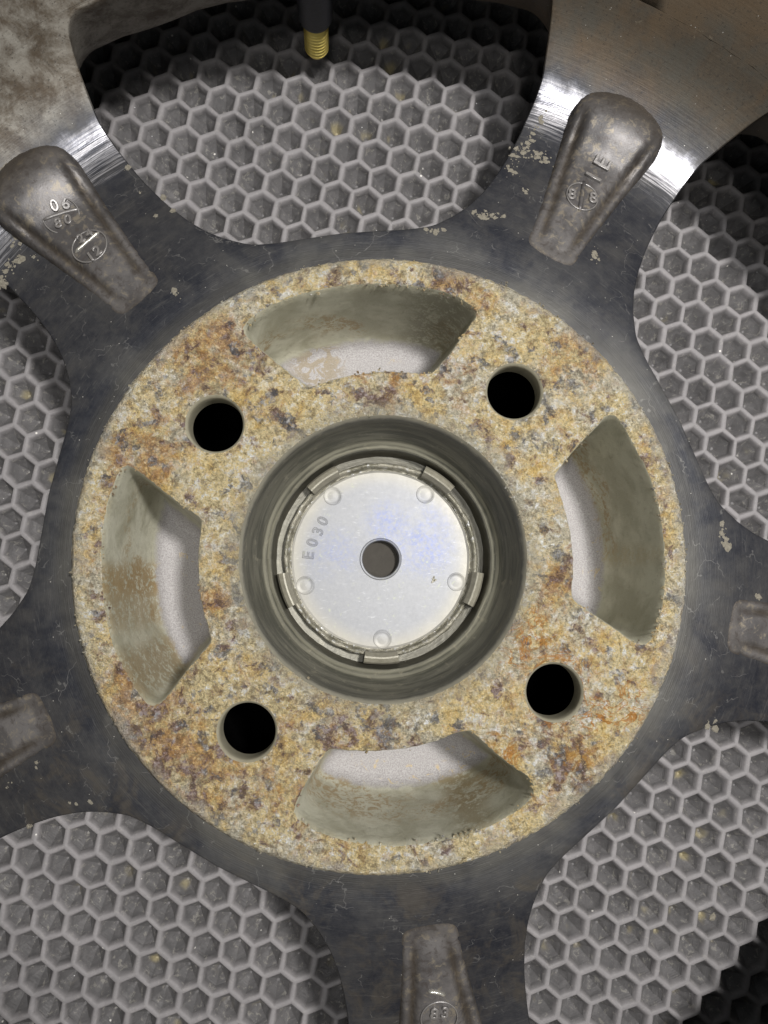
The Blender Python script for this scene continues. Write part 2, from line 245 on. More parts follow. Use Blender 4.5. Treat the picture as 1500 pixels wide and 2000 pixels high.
def mat_rubber_mat():
    m = NB('dusty_grey_rubber'); n1 = m.noise(.03, 4, .6, .4); n2 = m.noise(.25, 4, .65, .4, 8); n3 = m.noise(2.5, 3, .7, 0, 15)
    base = m.mix(n1, (.075, .072, .072), (.155, .148, .146)); base = m.mix(m.mth('MULTIPLY', m.step(n2, .45, .65), .4), base, (.20, .19, .187))
    base = m.mix(m.mth('MULTIPLY', m.step(n3, .5, .7), .4), base, (.07, .07, .072))
    base = m.mix(m.mth('MULTIPLY', m.step(m.noise(.55, 4, .75, .5, 700), .56, .64), .5), base, (.33, .31, .27))
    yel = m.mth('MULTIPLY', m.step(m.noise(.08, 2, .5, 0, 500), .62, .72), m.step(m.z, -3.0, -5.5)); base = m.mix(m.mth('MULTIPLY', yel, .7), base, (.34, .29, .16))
    # ridge tops paler by height: some dust, the rest pit shade painted in
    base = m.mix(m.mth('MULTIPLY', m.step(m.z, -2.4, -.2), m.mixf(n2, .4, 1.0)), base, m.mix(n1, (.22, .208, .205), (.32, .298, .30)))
    base = m.mix(m.mth('MULTIPLY', m.step(m.voro(.12, 3), .045, .03), .9), base, (.75, .72, .66))
    ln = m.mth('MULTIPLY', m.mth('SINE', m.mth('MULTIPLY', m.mth('ADD', m.z, m.mth('MULTIPLY', n2, .5)), 11.0)), m.step(m.z, -.8, -1.4))
    nrm = m.bump(m.mth('ADD', m.mth('ADD', n3, m.mth('MULTIPLY', n2, .8)), m.mth('MULTIPLY', ln, m.mth('MULTIPLY', m.step(n1, .4, .6), .10))), .6, .25)
    return m.out(base, m.mixf(n2, .5, .7), 0.0, nrm, .4)

def mat_barrel():
    m = NB('barrel_brake_dust'); n2 = m.noise(.5, 4, .7, .3, 8); f = m.noise(2.2, 3, .7, 0, 9)
    base = brake_dust(m)
    n1 = m.noise(.07, 4, .65, .4); low = m.step(m.z, -24, -30)
    grey = m.mix(n1, (.17, .17, .16), (.24, .24, .22)); grey = m.mix(m.step(m.voro(.25, 4), .05, .035), grey, (.05, .05, .045))
    return m.out(m.mix(low, base, grey), .68, .25, m.bump(m.mth('ADD', n2, f), .4, .25), .5)

def mat_simple(name, c1, c2, rough, metal, scale=.4, bump=.3, bd=.2):
    m = NB(name); n = m.noise(scale, 4, .65, .3); f = m.noise(scale*5, 3, .7, 0, 9)
    return m.out(m.mix(n, c1, c2), rough, metal, m.bump(m.mth('ADD', n, f), bump, bd), .5)


M = dict(clip=mat_simple('clip_plastic', (.15, .14, .10), (.34, .315, .25), .42, .2, 1.0), crust=mat_crust(), spoke=mat_spoke(), cast=mat_cast(), pocket=mat_pocket(), bore=mat_bore(), cap=mat_cap(), ring=mat_capring(),
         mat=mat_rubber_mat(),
         stamp=mat_simple('stamp_metal', (.17, .16, .155), (.32, .305, .29), .36, .6),
         bright=mat_simple('worn_stamp_metal', (.45, .43, .38), (.66, .64, .58), .25, .8),
         hole=mat_simple('bolt_hole_wall', (.24, .22, .15), (.40, .37, .28), .5, .2),
         black=mat_simple('black_cavity', (.001, .001, .001), (.002, .002, .002), 1.0, 0),  # flat black painted in for the unlit depth behind the bolt holes
         barrel=mat_barrel(),
         rubber=mat_simple('black_valve_rubber', (.008, .009, .012), (.02, .022, .03), .45, 0),
         brass=mat_simple('brass_thread', (.85, .62, .10), (.98, .82, .30), .35, .65),
         dirt=mat_simple('pale_crust', (.13, .11, .08), (.38, .35, .28), .7, .0, 1.5, .9, .5),
         floor=mat_simple('dark_floor', (.03, .03, .03), (.05, .05, .05), .8, 0),
         plug=mat_simple('brown_plug', (.030, .026, .02), (.055, .048, .038), .85, .0),
         liner=mat_simple('white_fleck', (.8, .8, .78), (.9, .9, .88), .5, 0))

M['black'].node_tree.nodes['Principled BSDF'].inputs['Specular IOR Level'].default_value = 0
# ------------------------------------------------------------------ mesh helpers
root = bpy.data.objects.new('alloy_wheel', None); sc.collection.objects.link(root); root.location = (0, 0, -MATZ*S)
root['label'] = 'dirty alloy wheel lying face down on grey mat, round hub face crusted with rust'
root['category'] = 'wheel'
def mk(name, verts, faces, mat, parent=root, smooth=True, normals=None, attr=None, sharp=None):
    me = bpy.data.meshes.new(name)
    me.from_pydata([tuple(c*S for c in v) for v in verts], [], [tuple(int(i) for i in f) for f in faces])
    me.materials.append(mat)
    if smooth: me.polygons.foreach_set('use_smooth', [True]*len(me.polygons))
    if attr is not None:
        a = me.attributes.new('grime_shade', 'FLOAT', 'POINT'); a.data.foreach_set('value', attr)
    me.update()
    if sharp is not None: me.set_sharp_from_angle(angle=math.radians(sharp))
    o = bpy.data.objects.new(name, me); sc.collection.objects.link(o)
    if parent is not None: o.parent = parent
    return o
def lathe(prof, n=256, jit=0, seed=0, closed=False, a0=0, a1=2*math.pi, centre=(0, 0)):
    V = []; Fc = []; full = abs(a1-a0-2*math.pi) < 1e-6; m = n if full else n+1; k = len(prof)
    for i in range(m):
        a = a0+(a1-a0)*i/n; ca, sa = math.cos(a), math.sin(a)
        for j, (r, z) in enumerate(prof):
            if jit:
                q = noise.noise(Vector((ca*r*.35+seed, sa*r*.35, z*.5)))*jit; r2 = r+q; z2 = z+q*.5
            else: r2, z2 = r, z
            V.append((centre[0]+r2*ca, centre[1]+r2*sa, z2))
    for i in range(n):
        i2 = (i+1) % m
        for j in range(k if closed else k-1):
            j2 = (j+1) % k
            Fc.append((i*k+j, i*k+j2, i2*k+j2, i2*k+j))
    return V, Fc
def refine(prof, step):
    out = [prof[0]]
    for a, b in zip(prof, prof[1:]):
        n = max(1, int(math.hypot(b[0]-a[0], b[1]-a[1])/step))
        out += [(a[0]+(b[0]-a[0])*t/n, a[1]+(b[1]-a[1])*t/n) for t in range(1, n+1)]
    return out
def closed_curve(P, step):        # Catmull-Rom through a closed list, resampled evenly
    P = np.array(P, float); n = len(P); out = []
    for i in range(n):
        p0, p1, p2, p3 = P[(i-1) % n], P[i], P[(i+1) % n], P[(i+2) % n]
        for t in np.linspace(0, 1, 12, endpoint=False):
            out.append(.5*((2*p1)+(-p0+p2)*t+(2*p0-5*p1+4*p2-p3)*t*t+(-p0+3*p1-3*p2+p3)*t**3))
    out = np.array(out); return resample(out, step, True)
def resample(P, step, closed):
    Q = np.vstack([P, P[:1]]) if closed else P
    L = np.r_[0, np.cumsum(np.hypot(*np.diff(Q, axis=0).T))]; n = max(3, int(round(L[-1]/step)))
    t = np.linspace(0, L[-1], n+1); t = t[:-1] if closed else t
    return np.c_[np.interp(t, L, Q[:, 0]), np.interp(t, L, Q[:, 1])]
def inpoly(P, poly):
    x, y = P[:, 0], P[:, 1]; c = np.zeros(len(P), bool); q = np.roll(poly, -1, axis=0)
    for (x1, y1), (x2, y2) in zip(poly, q):
        if y1 == y2: continue
        k = ((y1 > y) != (y2 > y)) & (x < (x2-x1)*(y-y1)/(y2-y1)+x1); c ^= k
    return c
def polydist(P, poly, closed=True):
    d = np.full(len(P), 1e9); q = np.roll(poly, -1, axis=0)
    for i in range(len(poly) if closed else len(poly)-1):
        a, b = poly[i], q[i]; ab = b-a; l2 = ab@ab
        if l2 < 1e-12: continue
        t = np.clip(((P-a)@ab)/l2, 0, 1); d = np.minimum(d, np.hypot(*(P-a-t[:, None]*ab).T))
    return d
def area(P): q = np.roll(P, -1, axis=0); return .5*np.sum(P[:, 0]*q[:, 1]-q[:, 0]*P[:, 1])
def ccw(P): return P if area(P) > 0 else P[::-1].copy()
def tri_region(outer, holes, spacing, extra_clear=.55):
    lo, hi = outer.min(0), outer.max(0)
    gx = np.arange(lo[0], hi[0], spacing); gy = np.arange(lo[1], hi[1], spacing*.866)
    P = np.array([(x+(.5*spacing if j % 2 else 0), y) for j, y in enumerate(gy) for x in gx])
    P += np.random.uniform(-.18, .18, P.shape)*spacing
    ok = inpoly(P, outer); P = P[ok]
    ok = polydist(P, outer) > spacing*extra_clear
    for h in holes: ok &= ~inpoly(P, h); 
    P = P[ok]
    for h in holes: P = P[polydist(P, h) > spacing*extra_clear]
    loops = [outer]+list(holes); V = []; E = []
    for l in loops:
        b = len(V); V += [tuple(p) for p in l]; E += [(b+i, b+(i+1) % len(l)) for i in range(len(l))]
    nb = len(V); V += [tuple(p) for p in P]
    res = delaunay_2d_cdt([Vector(v) for v in V], E, [], 0, 1e-7)
    verts = np.array([tuple(v) for v in res[0]]); faces = np.array([f for f in res[2] if len(f) == 3])
    c = verts[faces].mean(1); keep = inpoly(c, outer)
    for h in holes: keep &= ~inpoly(c, h)
    faces = faces[keep]
    a, b, d = verts[faces[:, 0]], verts[faces[:, 1]], verts[faces[:, 2]]
    s = (b[:, 0]-a[:, 0])*(d[:, 1]-a[:, 1])-(b[:, 1]-a[:, 1])*(d[:, 0]-a[:, 0])
    faces[s < 0] = faces[s < 0][:, ::-1]
    return verts, faces

# ------------------------------------------------------------------ surface of revolution of the spoke backs
RA, ZA, A0 = 118.0, -19.0, math.radians(-17); RF = 29.4
def zs(r):
    r = np.asarray(r, float)
    t = np.clip((r-72.6)/(RA-72.6), 0, 1); h = RA-72.6
    zh = (2*t**3-3*t**2+1)*-4.6+(-2*t**3+3*t**2)*ZA+(t**3-t**2)*h*math.tan(A0)
    cxr = RA-RF*math.sin(A0); czr = ZA+RF*math.cos(A0)
    za = czr-np.sqrt(np.clip(RF**2-(r-cxr)**2, 1, None))
    zl = float(czr-math.sqrt(RF**2-(152-cxr)**2))+(r-152)*1.73
    return np.where(r < RA, zh, np.where(r < 152, za, zl))
def surf(px, py, dz=0):
    z = -10.0
    for i in range(40):
        p = at(px, py, z); z = .5*z+.5*(float(zs(min(np.hypot(p[0], p[1]), 158)))+dz)
    return at(px, py, z)

# ------------------------------------------------------------------ rubber mat
def build_mat():
    P0 = np.array([87.5, -73.4]); pitch = 9.15; an = math.radians(-10.6)
    u = pitch*np.array([math.cos(an), math.sin(an)]); v = pitch*np.array([math.cos(an-math.pi/3), math.sin(an-math.pi/3)])
    prof = [(4.575, 0), (4.26, -.05), (4.0, -.20), (3.78, -.55), (3.56, -1.1), (3.3, -1.75), (3.0, -2.4), (2.5, -3.2), (1.95, -4.05), (1.4, -4.9), (.9, -5.7), (.35, -6.6)]
    V = []; Fc = []; ext = 228; cs = []; SM = []
    for i in range(-80, 80):
        for j in range(-80, 80):
            c = P0+u*i+v*j
            if abs(c[0]) < ext and abs(c[1]) < ext: cs.append(c)
    shared = {}
    for c in cs:
        rings = []; nf0 = len(Fc)
        dj = np.random.uniform(-.45, .45, 2); k2 = np.random.uniform(.9, 1.06)
        for q, (ap, z) in enumerate(prof):
            R_ = ap/math.cos(math.pi/6); ring = []
            for s in range(6):
                a = an+math.pi/6+s*math.pi/3
                x = c[0]+R_*math.cos(a); y = c[1]+R_*math.sin(a); zz = z*(k2 if q > 3 else 1)
                if q == 0:
                    key = (round(x*20), round(y*20)); hit = None
                    for ka in (-1, 0, 1):
                        for kb in (-1, 0, 1):
                            if (key[0]+ka, key[1]+kb) in shared: hit = shared[(key[0]+ka, key[1]+kb)]
                    if hit is None:
                        wv = noise.noise(Vector((x*.02, y*.02, 3)))*.9
                        dx = noise.noise(Vector((x*.15, y*.15, 7)))*.28; dy = noise.noise(Vector((x*.15, y*.15, 17)))*.28
                        V.append((x+dx, y+dy, MATZ+min(0, wv*.35))); hit = len(V)-1; shared[key] = hit
                    ring.append(hit); continue
                f = q/len(prof)
                dx = noise.noise(Vector((x*.15, y*.15, 7)))*.28; dy = noise.noise(Vector((x*.15, y*.15, 17)))*.28
                wob = noise.noise(Vector((x*.5, y*.5, 5)))*.14*(1 if q < 4 else 2); zz += (0 if q < 3 else noise.noise(Vector((x*.45+q, y*.45, 25)))*.12)
                V.append((x+dx+dj[0]*f+wob, y+dy+dj[1]*f+wob, MATZ+zz+min(0, wv*.35))); ring.append(len(V)-1)
            rings.append(ring)
        for a, b in zip(rings, rings[1:]):
            for s in range(6):
                t = (s+1) % 6; Fc.append((a[s], a[t], b[t], b[s]))
        Fc.append(tuple(rings[-1])); SM.extend([q < 30 for q in range(len(Fc)-nf0)])
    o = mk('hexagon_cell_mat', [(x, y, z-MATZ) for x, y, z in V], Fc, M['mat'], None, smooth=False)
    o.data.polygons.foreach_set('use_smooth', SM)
    return o
mato = build_mat()
mato['label'] = 'dusty grey rubber mat of hexagonal cells under the wheel'; mato['category'] = 'mat'
# (mat mesh is in mat coordinates: z = 0 is its top)
E2 = 228
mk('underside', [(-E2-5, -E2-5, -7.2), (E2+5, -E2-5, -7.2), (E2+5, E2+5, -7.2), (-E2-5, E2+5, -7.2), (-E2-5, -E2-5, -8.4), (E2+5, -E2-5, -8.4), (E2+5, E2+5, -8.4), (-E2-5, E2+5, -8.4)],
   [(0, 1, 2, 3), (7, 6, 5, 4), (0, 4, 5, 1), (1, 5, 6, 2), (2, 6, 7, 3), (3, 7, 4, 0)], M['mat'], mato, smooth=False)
fl = mk('floor', [(-900, -900, -8.6), (900, -900, -8.6), (900, 900, -8.6), (-900, 900, -8.6)], [(0, 1, 2, 3)], M['floor'], None, smooth=False); fl['kind'] = 'structure'

# ------------------------------------------------------------------ mounting pad
HOLEA = [51.6+90*k for k in range(4)]; PCD = 50.15
def jcirc(r, n, amp, seed, c=(0, 0), fr=.8):
    out = []
    for i in range(n):
        a = 2*math.pi*i/n; x, y = r*math.cos(a), r*math.sin(a)
        q = amp*(noise.noise(Vector((x*fr+seed, y*fr, seed)))+.5*noise.noise(Vector((x*fr*2.6+seed, y*fr*2.6, seed))))
        out.append((c[0]+(r+q)*math.cos(a), c[1]+(r+q)*math.sin(a)))
    return np.array(out)
PK = {
 'top': [(475, 637), (520, 600), (600, 570), (700, 554), (800, 556), (880, 573), (926, 600), (929, 618), (880, 690), (848, 726), (832, 730), (790, 727), (740, 727), (670, 737), (615, 753), (595, 751), (545, 713), (490, 665)],
 'left': [(243, 910), (262, 915), (300, 943), (350, 983), (387, 1008), (393, 1025), (388, 1080), (389, 1140), (398, 1195), (411, 1240), (408, 1260), (370, 1305), (325, 1362), (306, 1377), (285, 1373), (255, 1330), (222, 1265), (204, 1190), (197, 1100), (199, 1035), (211, 975), (230, 925)],
 'bottom': [(652, 1463), (690, 1466), (745, 1466), (800, 1460), (850, 1447), (900, 1429), (922, 1429), (945, 1450), (985, 1484), (1033, 1518), (1043, 1537), (1036, 1562), (985, 1600), (900, 1635), (800, 1652), (700, 1648), (620, 1625), (581, 1598), (576, 1575), (603, 1520), (635, 1472)],
 'right': [(1086, 925), (1115, 885), (1155, 842), (1183, 813), (1200, 811), (1216, 826), (1245, 880), (1272, 935), (1290, 1000), (1299, 1080), (1298, 1160), (1286, 1222), (1268, 1255), (1245, 1258), (1195, 1225), (1130, 1180), (1117, 1160), (1120, 1110), (1115, 1050), (1102, 990), (1089, 948)],
}
pocket_out = {}
for k, L in PK.items():
    C = ccw(closed_curve([at(x, y, 0)[:2] for x, y in L], .55))
    nrm = np.roll(C, -1, 0)-np.roll(C, 1, 0); nrm = np.c_[nrm[:, 1], -nrm[:, 0]]; nrm /= np.hypot(*nrm.T)[:, None]
    j = np.array([.22*noise.noise(Vector((x*.9, y*.9, 4)))+.18*noise.noise(Vector((x*2.3, y*2.3, 9))) for x, y in C])
    pocket_out[k] = C+nrm*j[:, None]
def relief(x, y):
    a = noise.noise(Vector((x*.33, y*.33, 1.3)))*.22+noise.noise(Vector((x*.8, y*.8, 5.3)))*.22+noise.noise(Vector((x*1.7, y*1.7, 9.1)))*.16
    return a
outer = jcirc(70.9, 720, .25, 3); bore = jcirc(33.5, 340, .16, 8)
bolt_loops = []
for a in HOLEA:
    c = (PCD*math.cos(math.radians(a)), PCD*math.sin(math.radians(a))); bolt_loops.append(jcirc(6.9, 72, .10, a, c))
V, Fc = tri_region(outer, [bore]+bolt_loops+list(pocket_out.values()), .62)
edge = np.full(len(V), 1e9)
for l in [outer, bore]+bolt_loops+list(pocket_out.values()): edge = np.minimum(edge, polydist(V, l))
rn = np.hypot(*V.T)
Z = np.array([relief(x, y) for x, y in V])
amp = np.clip((rn-33)/6, .35, 1)
Z = Z*amp*np.clip(edge/.8, 0, 1)-.35*np.clip(1-edge/1.0, 0, 1)**2
mk('mounting_pad', np.c_[V, Z], Fc, M['crust'])
Zedge = -.35
# outer wall of the pad
def loft(loops, closed=True):
    V = np.vstack(loops); n = len(loops[0]); Fc = []
    for k in range(len(loops)-1):
        for i in range(n if closed else n-1):
            j = (i+1) % n; Fc.append((k*n+i, (k+1)*n+i, (k+1)*n+j, k*n+j))
    return V, Fc
def ringz(P, s, z, jit=0):
    r = np.hypot(*P.T)
    q = np.array([noise.noise(Vector((x*.6, y*.6, z)))*jit for x, y in P])
    return np.c_[P*((r+s+q)/r)[:, None], np.full(len(P), z)+q*.4]
V, Fc = loft([ringz(outer, 0, Zedge), ringz(outer, .45, -.8, .2), ringz(outer, .8, -1.6, .25), ringz(outer, 1.1, -2.8, .2), ringz(outer, 1.5, -4.0, .1), ringz(outer, 2.3, -4.9), ringz(outer, 3.0, -5.6)])
mk('pad_edge', V, Fc, M['crust'])

# pockets
def shrink(P, d, steps):
    P = P.copy()
    for _ in range(steps):
        n = np.roll(P, -1, 0)-np.roll(P, 1, 0); n = np.c_[n[:, 1], -n[:, 0]]; n /= np.hypot(*n.T)[:, None]
        P = P-n*(d/steps)
        for _ in range(3): P = P+.30*((np.roll(P, -1, 0)+np.roll(P, 1, 0))/2-P)
        L = len(P); Q = np.vstack([P, P[:1]]); s = np.r_[0, np.cumsum(np.hypot(*np.diff(Q, axis=0).T))]
        t = np.linspace(0, s[-1], L+1)[:-1]; P2 = np.c_[np.interp(t, s, Q[:, 0]), np.interp(t, s, Q[:, 1])]; P = P+(P2-P)*.5
    return P
for k in ('top', 'left', 'bottom', 'right'):
    C = pocket_out[k]; loops = [np.c_[C, np.full(len(C), Zedge)]]
    for d, z, st in ((.25, -1.0, 1), (.6, -4, 2), (1.3, -12, 3), (2.0, -20, 3), (2.8, -28, 4), (3.4, -31.0, 2), (4.1, -32.8, 2), (5.1, -34.1, 2), (6.3, -34.9, 2), (7.8, -35.2, 3)):
        prev = loops[-1][:, :2]; dprev = {.25: 0, .6: .25, 1.3: .6, 2.0: 1.3, 2.8: 2.0, 3.4: 2.8, 4.1: 3.4, 5.1: 4.1, 6.3: 5.1, 7.8: 6.3}[d]
        Pn = shrink(prev, d-dprev, st)
        zz = np.array([z+.12*noise.noise(Vector((x*.25, y*.25, z*.2))) for x, y in Pn]); loops.append(np.c_[Pn, zz])
    V, Fc = loft(loops); V = np.array(V); n0 = len(V)
    fv, ff = tri_region(ccw(loops[-1][:, :2]), [], 1.6)
    fz = -35.2-.15*np.clip(polydist(fv, loops[-1][:, :2])/4, 0, 1)
    V = np.vstack([V, np.c_[fv, fz]]); Fc = list(Fc)+[tuple(f+n0) for f in ff]
    mk('pocket', V, Fc, M['pocket'])

# bolt holes
for a, l in zip(HOLEA, bolt_loops):
    c = np.array((PCD*math.cos(math.radians(a)), PCD*math.sin(math.radians(a)))); q = l-c; r = np.hypot(*q.T)[:, None]; un = q/r
    lp = [np.c_[l, np.full(len(l), Zedge)]]+[np.c_[c+un*rr, np.full(len(l), z)] for rr, z in ((6.5, -.8), (6.32, -1.4), (6.28, -3.4), (6.25, -6.0))]
    V, Fc = loft(lp); h = mk('bolt_hole', V, Fc, M['hole'])
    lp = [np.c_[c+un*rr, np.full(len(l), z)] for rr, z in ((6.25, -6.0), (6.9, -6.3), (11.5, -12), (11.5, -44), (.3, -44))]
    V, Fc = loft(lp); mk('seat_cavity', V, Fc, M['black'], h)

# centre bore and cap
bn = len(bore); br = np.hypot(*bore.T)[:, None]; bu = bore/br
lp = [np.c_[bore, np.full(bn, Zedge)]]
for r, z in refine([(33.1, -.9), (32.8, -3), (32.4, -7), (31.6, -11), (30.5, -14), (29.5, -15.9), (28.9, -16.3), (28.5, -16.0), (28.1, -15.7), (27.75, -16.0), (27.4, -20.4), (27.0, -22.8), (25.2, -23.2), (24.2, -26), (23.0, -28), (.2, -28)], 1.2):
    q = np.array([noise.noise(Vector((x*.5, y*.5, z*.4)))*.10+noise.noise(Vector((x*.12, y*.12, z*.4)))*.16 for x, y in bu*r])[:, None]
    lp.append(np.c_[bu*(r+q), np.full(bn, z)+q[:, 0]*.5])
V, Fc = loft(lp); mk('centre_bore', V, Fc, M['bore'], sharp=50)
cap = bpy.data.objects.new('centre_cap', None); sc.collection.objects.link(cap); cap.parent = root; cap.location = (0, 0, -22*S)
CZ = 22.0                                   # cap parts are built with z = 0 at the disc
V, Fc = lathe([(4.6, -6), (4.7, -.6), (4.9, .25), (5.25, .35), (5.5, .05), (8, 0), (12, .02), (16, .02), (20, 0), (22.6, .0), (23.1, .25)], 200, .05, 3); mk('disc', V, Fc, M['cap'], cap, sharp=8)
V, Fc = lathe([(23.1, .25), (23.4, .15), (23.7, 1.4), (24.1, 2.1), (24.6, 2.1), (24.95, 1.5), (25.1, -.5)], 240, .30, 12); mk('edge_ring', V, Fc, M['ring'], cap)
V, Fc = lathe([(4.65, -3.4), (2.5, -3.5), (.05, -3.5)], 48); mk('centre_plug', V, Fc, M['plug'], cap)
for k in range(5):
    am = math.radians(-90+72*k); w2 = math.radians(9.8)
    V, Fc = lathe([(23.7, .4), (23.8, 3.4), (24.7, 4.9), (25.1, 5.0), (26.2, 4.3), (26.7, 3.4), (26.8, .2)], 14, .05, k, a0=am-w2, a1=am+w2)
    n = 7; Fc.append(tuple(range(n))); Fc.append(tuple(reversed(range(14*n, 15*n))))
    mk('clip', V, Fc, M['clip'], cap, sharp=25)
    c = (20.6*math.cos(am+.02), 20.6*math.sin(am+.02))
    V, Fc = lathe([(2.42, -.02), (2.3, .10), (2.15, .10), (2.0, .0), (1.2, .06), (.03, .10)], 40, centre=c); mk('ejector_mark', V, Fc, M['cap'], cap)
def text_mesh(name, body, size, pos, rot, mat, parent, extrude=.25, bevel=.08, outline=False, nrm=None):
    cu = bpy.data.curves.new(name, 'FONT'); cu.body = body; cu.size = size; cu.align_x = 'CENTER'; cu.align_y = 'CENTER'
    cu.resolution_u = 4
    if outline: cu.fill_mode = 'NONE'; cu.bevel_depth = bevel; cu.bevel_resolution = 1
    else: cu.extrude = extrude; cu.bevel_depth = bevel; cu.bevel_resolution = 1; cu.offset = .02
    to = bpy.data.objects.new(name, cu); sc.collection.objects.link(to)
    dg = bpy.context.evaluated_depsgraph_get(); me = bpy.data.meshes.new_from_object(to.evaluated_get(dg))
    bpy.data.objects.remove(to)
    mx = Matrix.Rotation(rot, 4, 'Z')
    if nrm is not None: mx = Vector((0, 0, 1)).rotation_difference(Vector(nrm)).to_matrix().to_4x4() @ mx
    mx = Matrix.Translation(Vector(pos)) @ mx
    me.transform(mx); me.transform(Matrix.Scale(S, 4)); me.materials.clear(); me.materials.append(mat)
    o = bpy.data.objects.new(name, me); sc.collection.objects.link(o); o.parent = parent; return o
# raised E030 around the cap
for ch, (px, py), rot in (('E', (603, 1085), 83), ('0', (611, 1060), 76), ('3', (622, 1038), 68), ('0', (631, 1018), 62)):
    p = at(px, py, -22); text_mesh('raised_letter', ch, 4.0, (p[0], p[1], .02), math.radians(rot), M['cap'], cap, bevel=.13, outline=True)
p = at(848, 1132, -22); text_mesh('raised_letter', '4', 2.6, (p[0], p[1], .02), math.radians(160), M['ring'], cap, extrude=.15, bevel=.05)

# ------------------------------------------------------------------ spokes
HALF = [(0, 80.3), (6, 80.4), (12, 81.4), (16, 83.3), (19.4, 88), (21.4, 92.5), (23.0, 98.5), (24.2, 106), (24.9, 113), (25.4, 120), (25.8, 130), (25.9, 137), (25.2, 144), (24.6, 149), (23.9, 152.6), (22.6, 153.9), (20.6, 154.2), (10, 154.2), (0, 154.2)]
def pol(r, a): return np.array([r*math.cos(a), r*math.sin(a)])
half = resample(np.array([pol(r, math.radians(t)) for t, r in HALF]), .25, False)
# smooth the traced half outline a little, ends fixed
hs = half.copy()
for _ in range(60): hs[1:-1] += .5*((hs[2:]+hs[:-2])/2-hs[1:-1])
half = resample(hs, .9, False)
def rot(P, deg): a = math.radians(deg); c, s = math.cos(a), math.sin(a); return P@np.array([[c, s], [-s, c]])
BOSS = [(85.6, 0), (85.9, 4.2), (87.2, 6.4), (91, 7.1), (98, 7.9), (106, 9.0), (118, 10.9), (127, 12.6), (132, 13.2), (135.8, 12.0), (138.6, 8.6), (140.3, 4.0), (140.8, 0)]
BOSS = BOSS+[(r, -t) for r, t in BOSS[-2:0:-1]]
bossP = ccw(closed_curve(BOSS, .8))
def boss_top(rho):
    return np.interp(rho, [80, 86, 92, 100, 110, 117, 120.5, 123, 126, 129, 133, 137, 142], [-6.0, -6.4, -7.8, -10.2, -12.9, -14.7, -15.0, -14.2, -12.7, -12.0, -12.1, -13.4, -16.5])
def smooth_boss_top(rho):
    return sum(boss_top(rho+k*.6)*wt for k, wt in ((-3, .1), (-2, .14), (-1, .17), (0, .18), (1, .17), (2, .14), (3, .1)))
def boss_height(rho, t, dist):
    base = zs(np.clip(np.hypot(rho, t), 72, 152)); top = smooth_boss_top(rho)-.012*t*t
    g = np.clip(dist/1.6, 0, 1); side = np.sqrt(np.clip(1-(1-g)**2, 0, 1))
    H_ = np.maximum(top-base, .5)*(.25+.75*np.clip((rho-85.5)/7, 0, 1))
    tipw = np.clip((rho-124)/8, 0, 1)
    ledge = .72+.28*np.clip((dist-3.0)/1.6, 0, 1)**1.0
    groove = -.55*np.exp(-((dist-3.0)/.55)**2)*np.clip((rho-88)/6, 0, 1)*(1-tipw)
    ledge = ledge*(1-tipw)+tipw*(1-.30*np.clip(1-dist/6.0, 0, 1)**2)
    return base+H_*side*ledge+groove
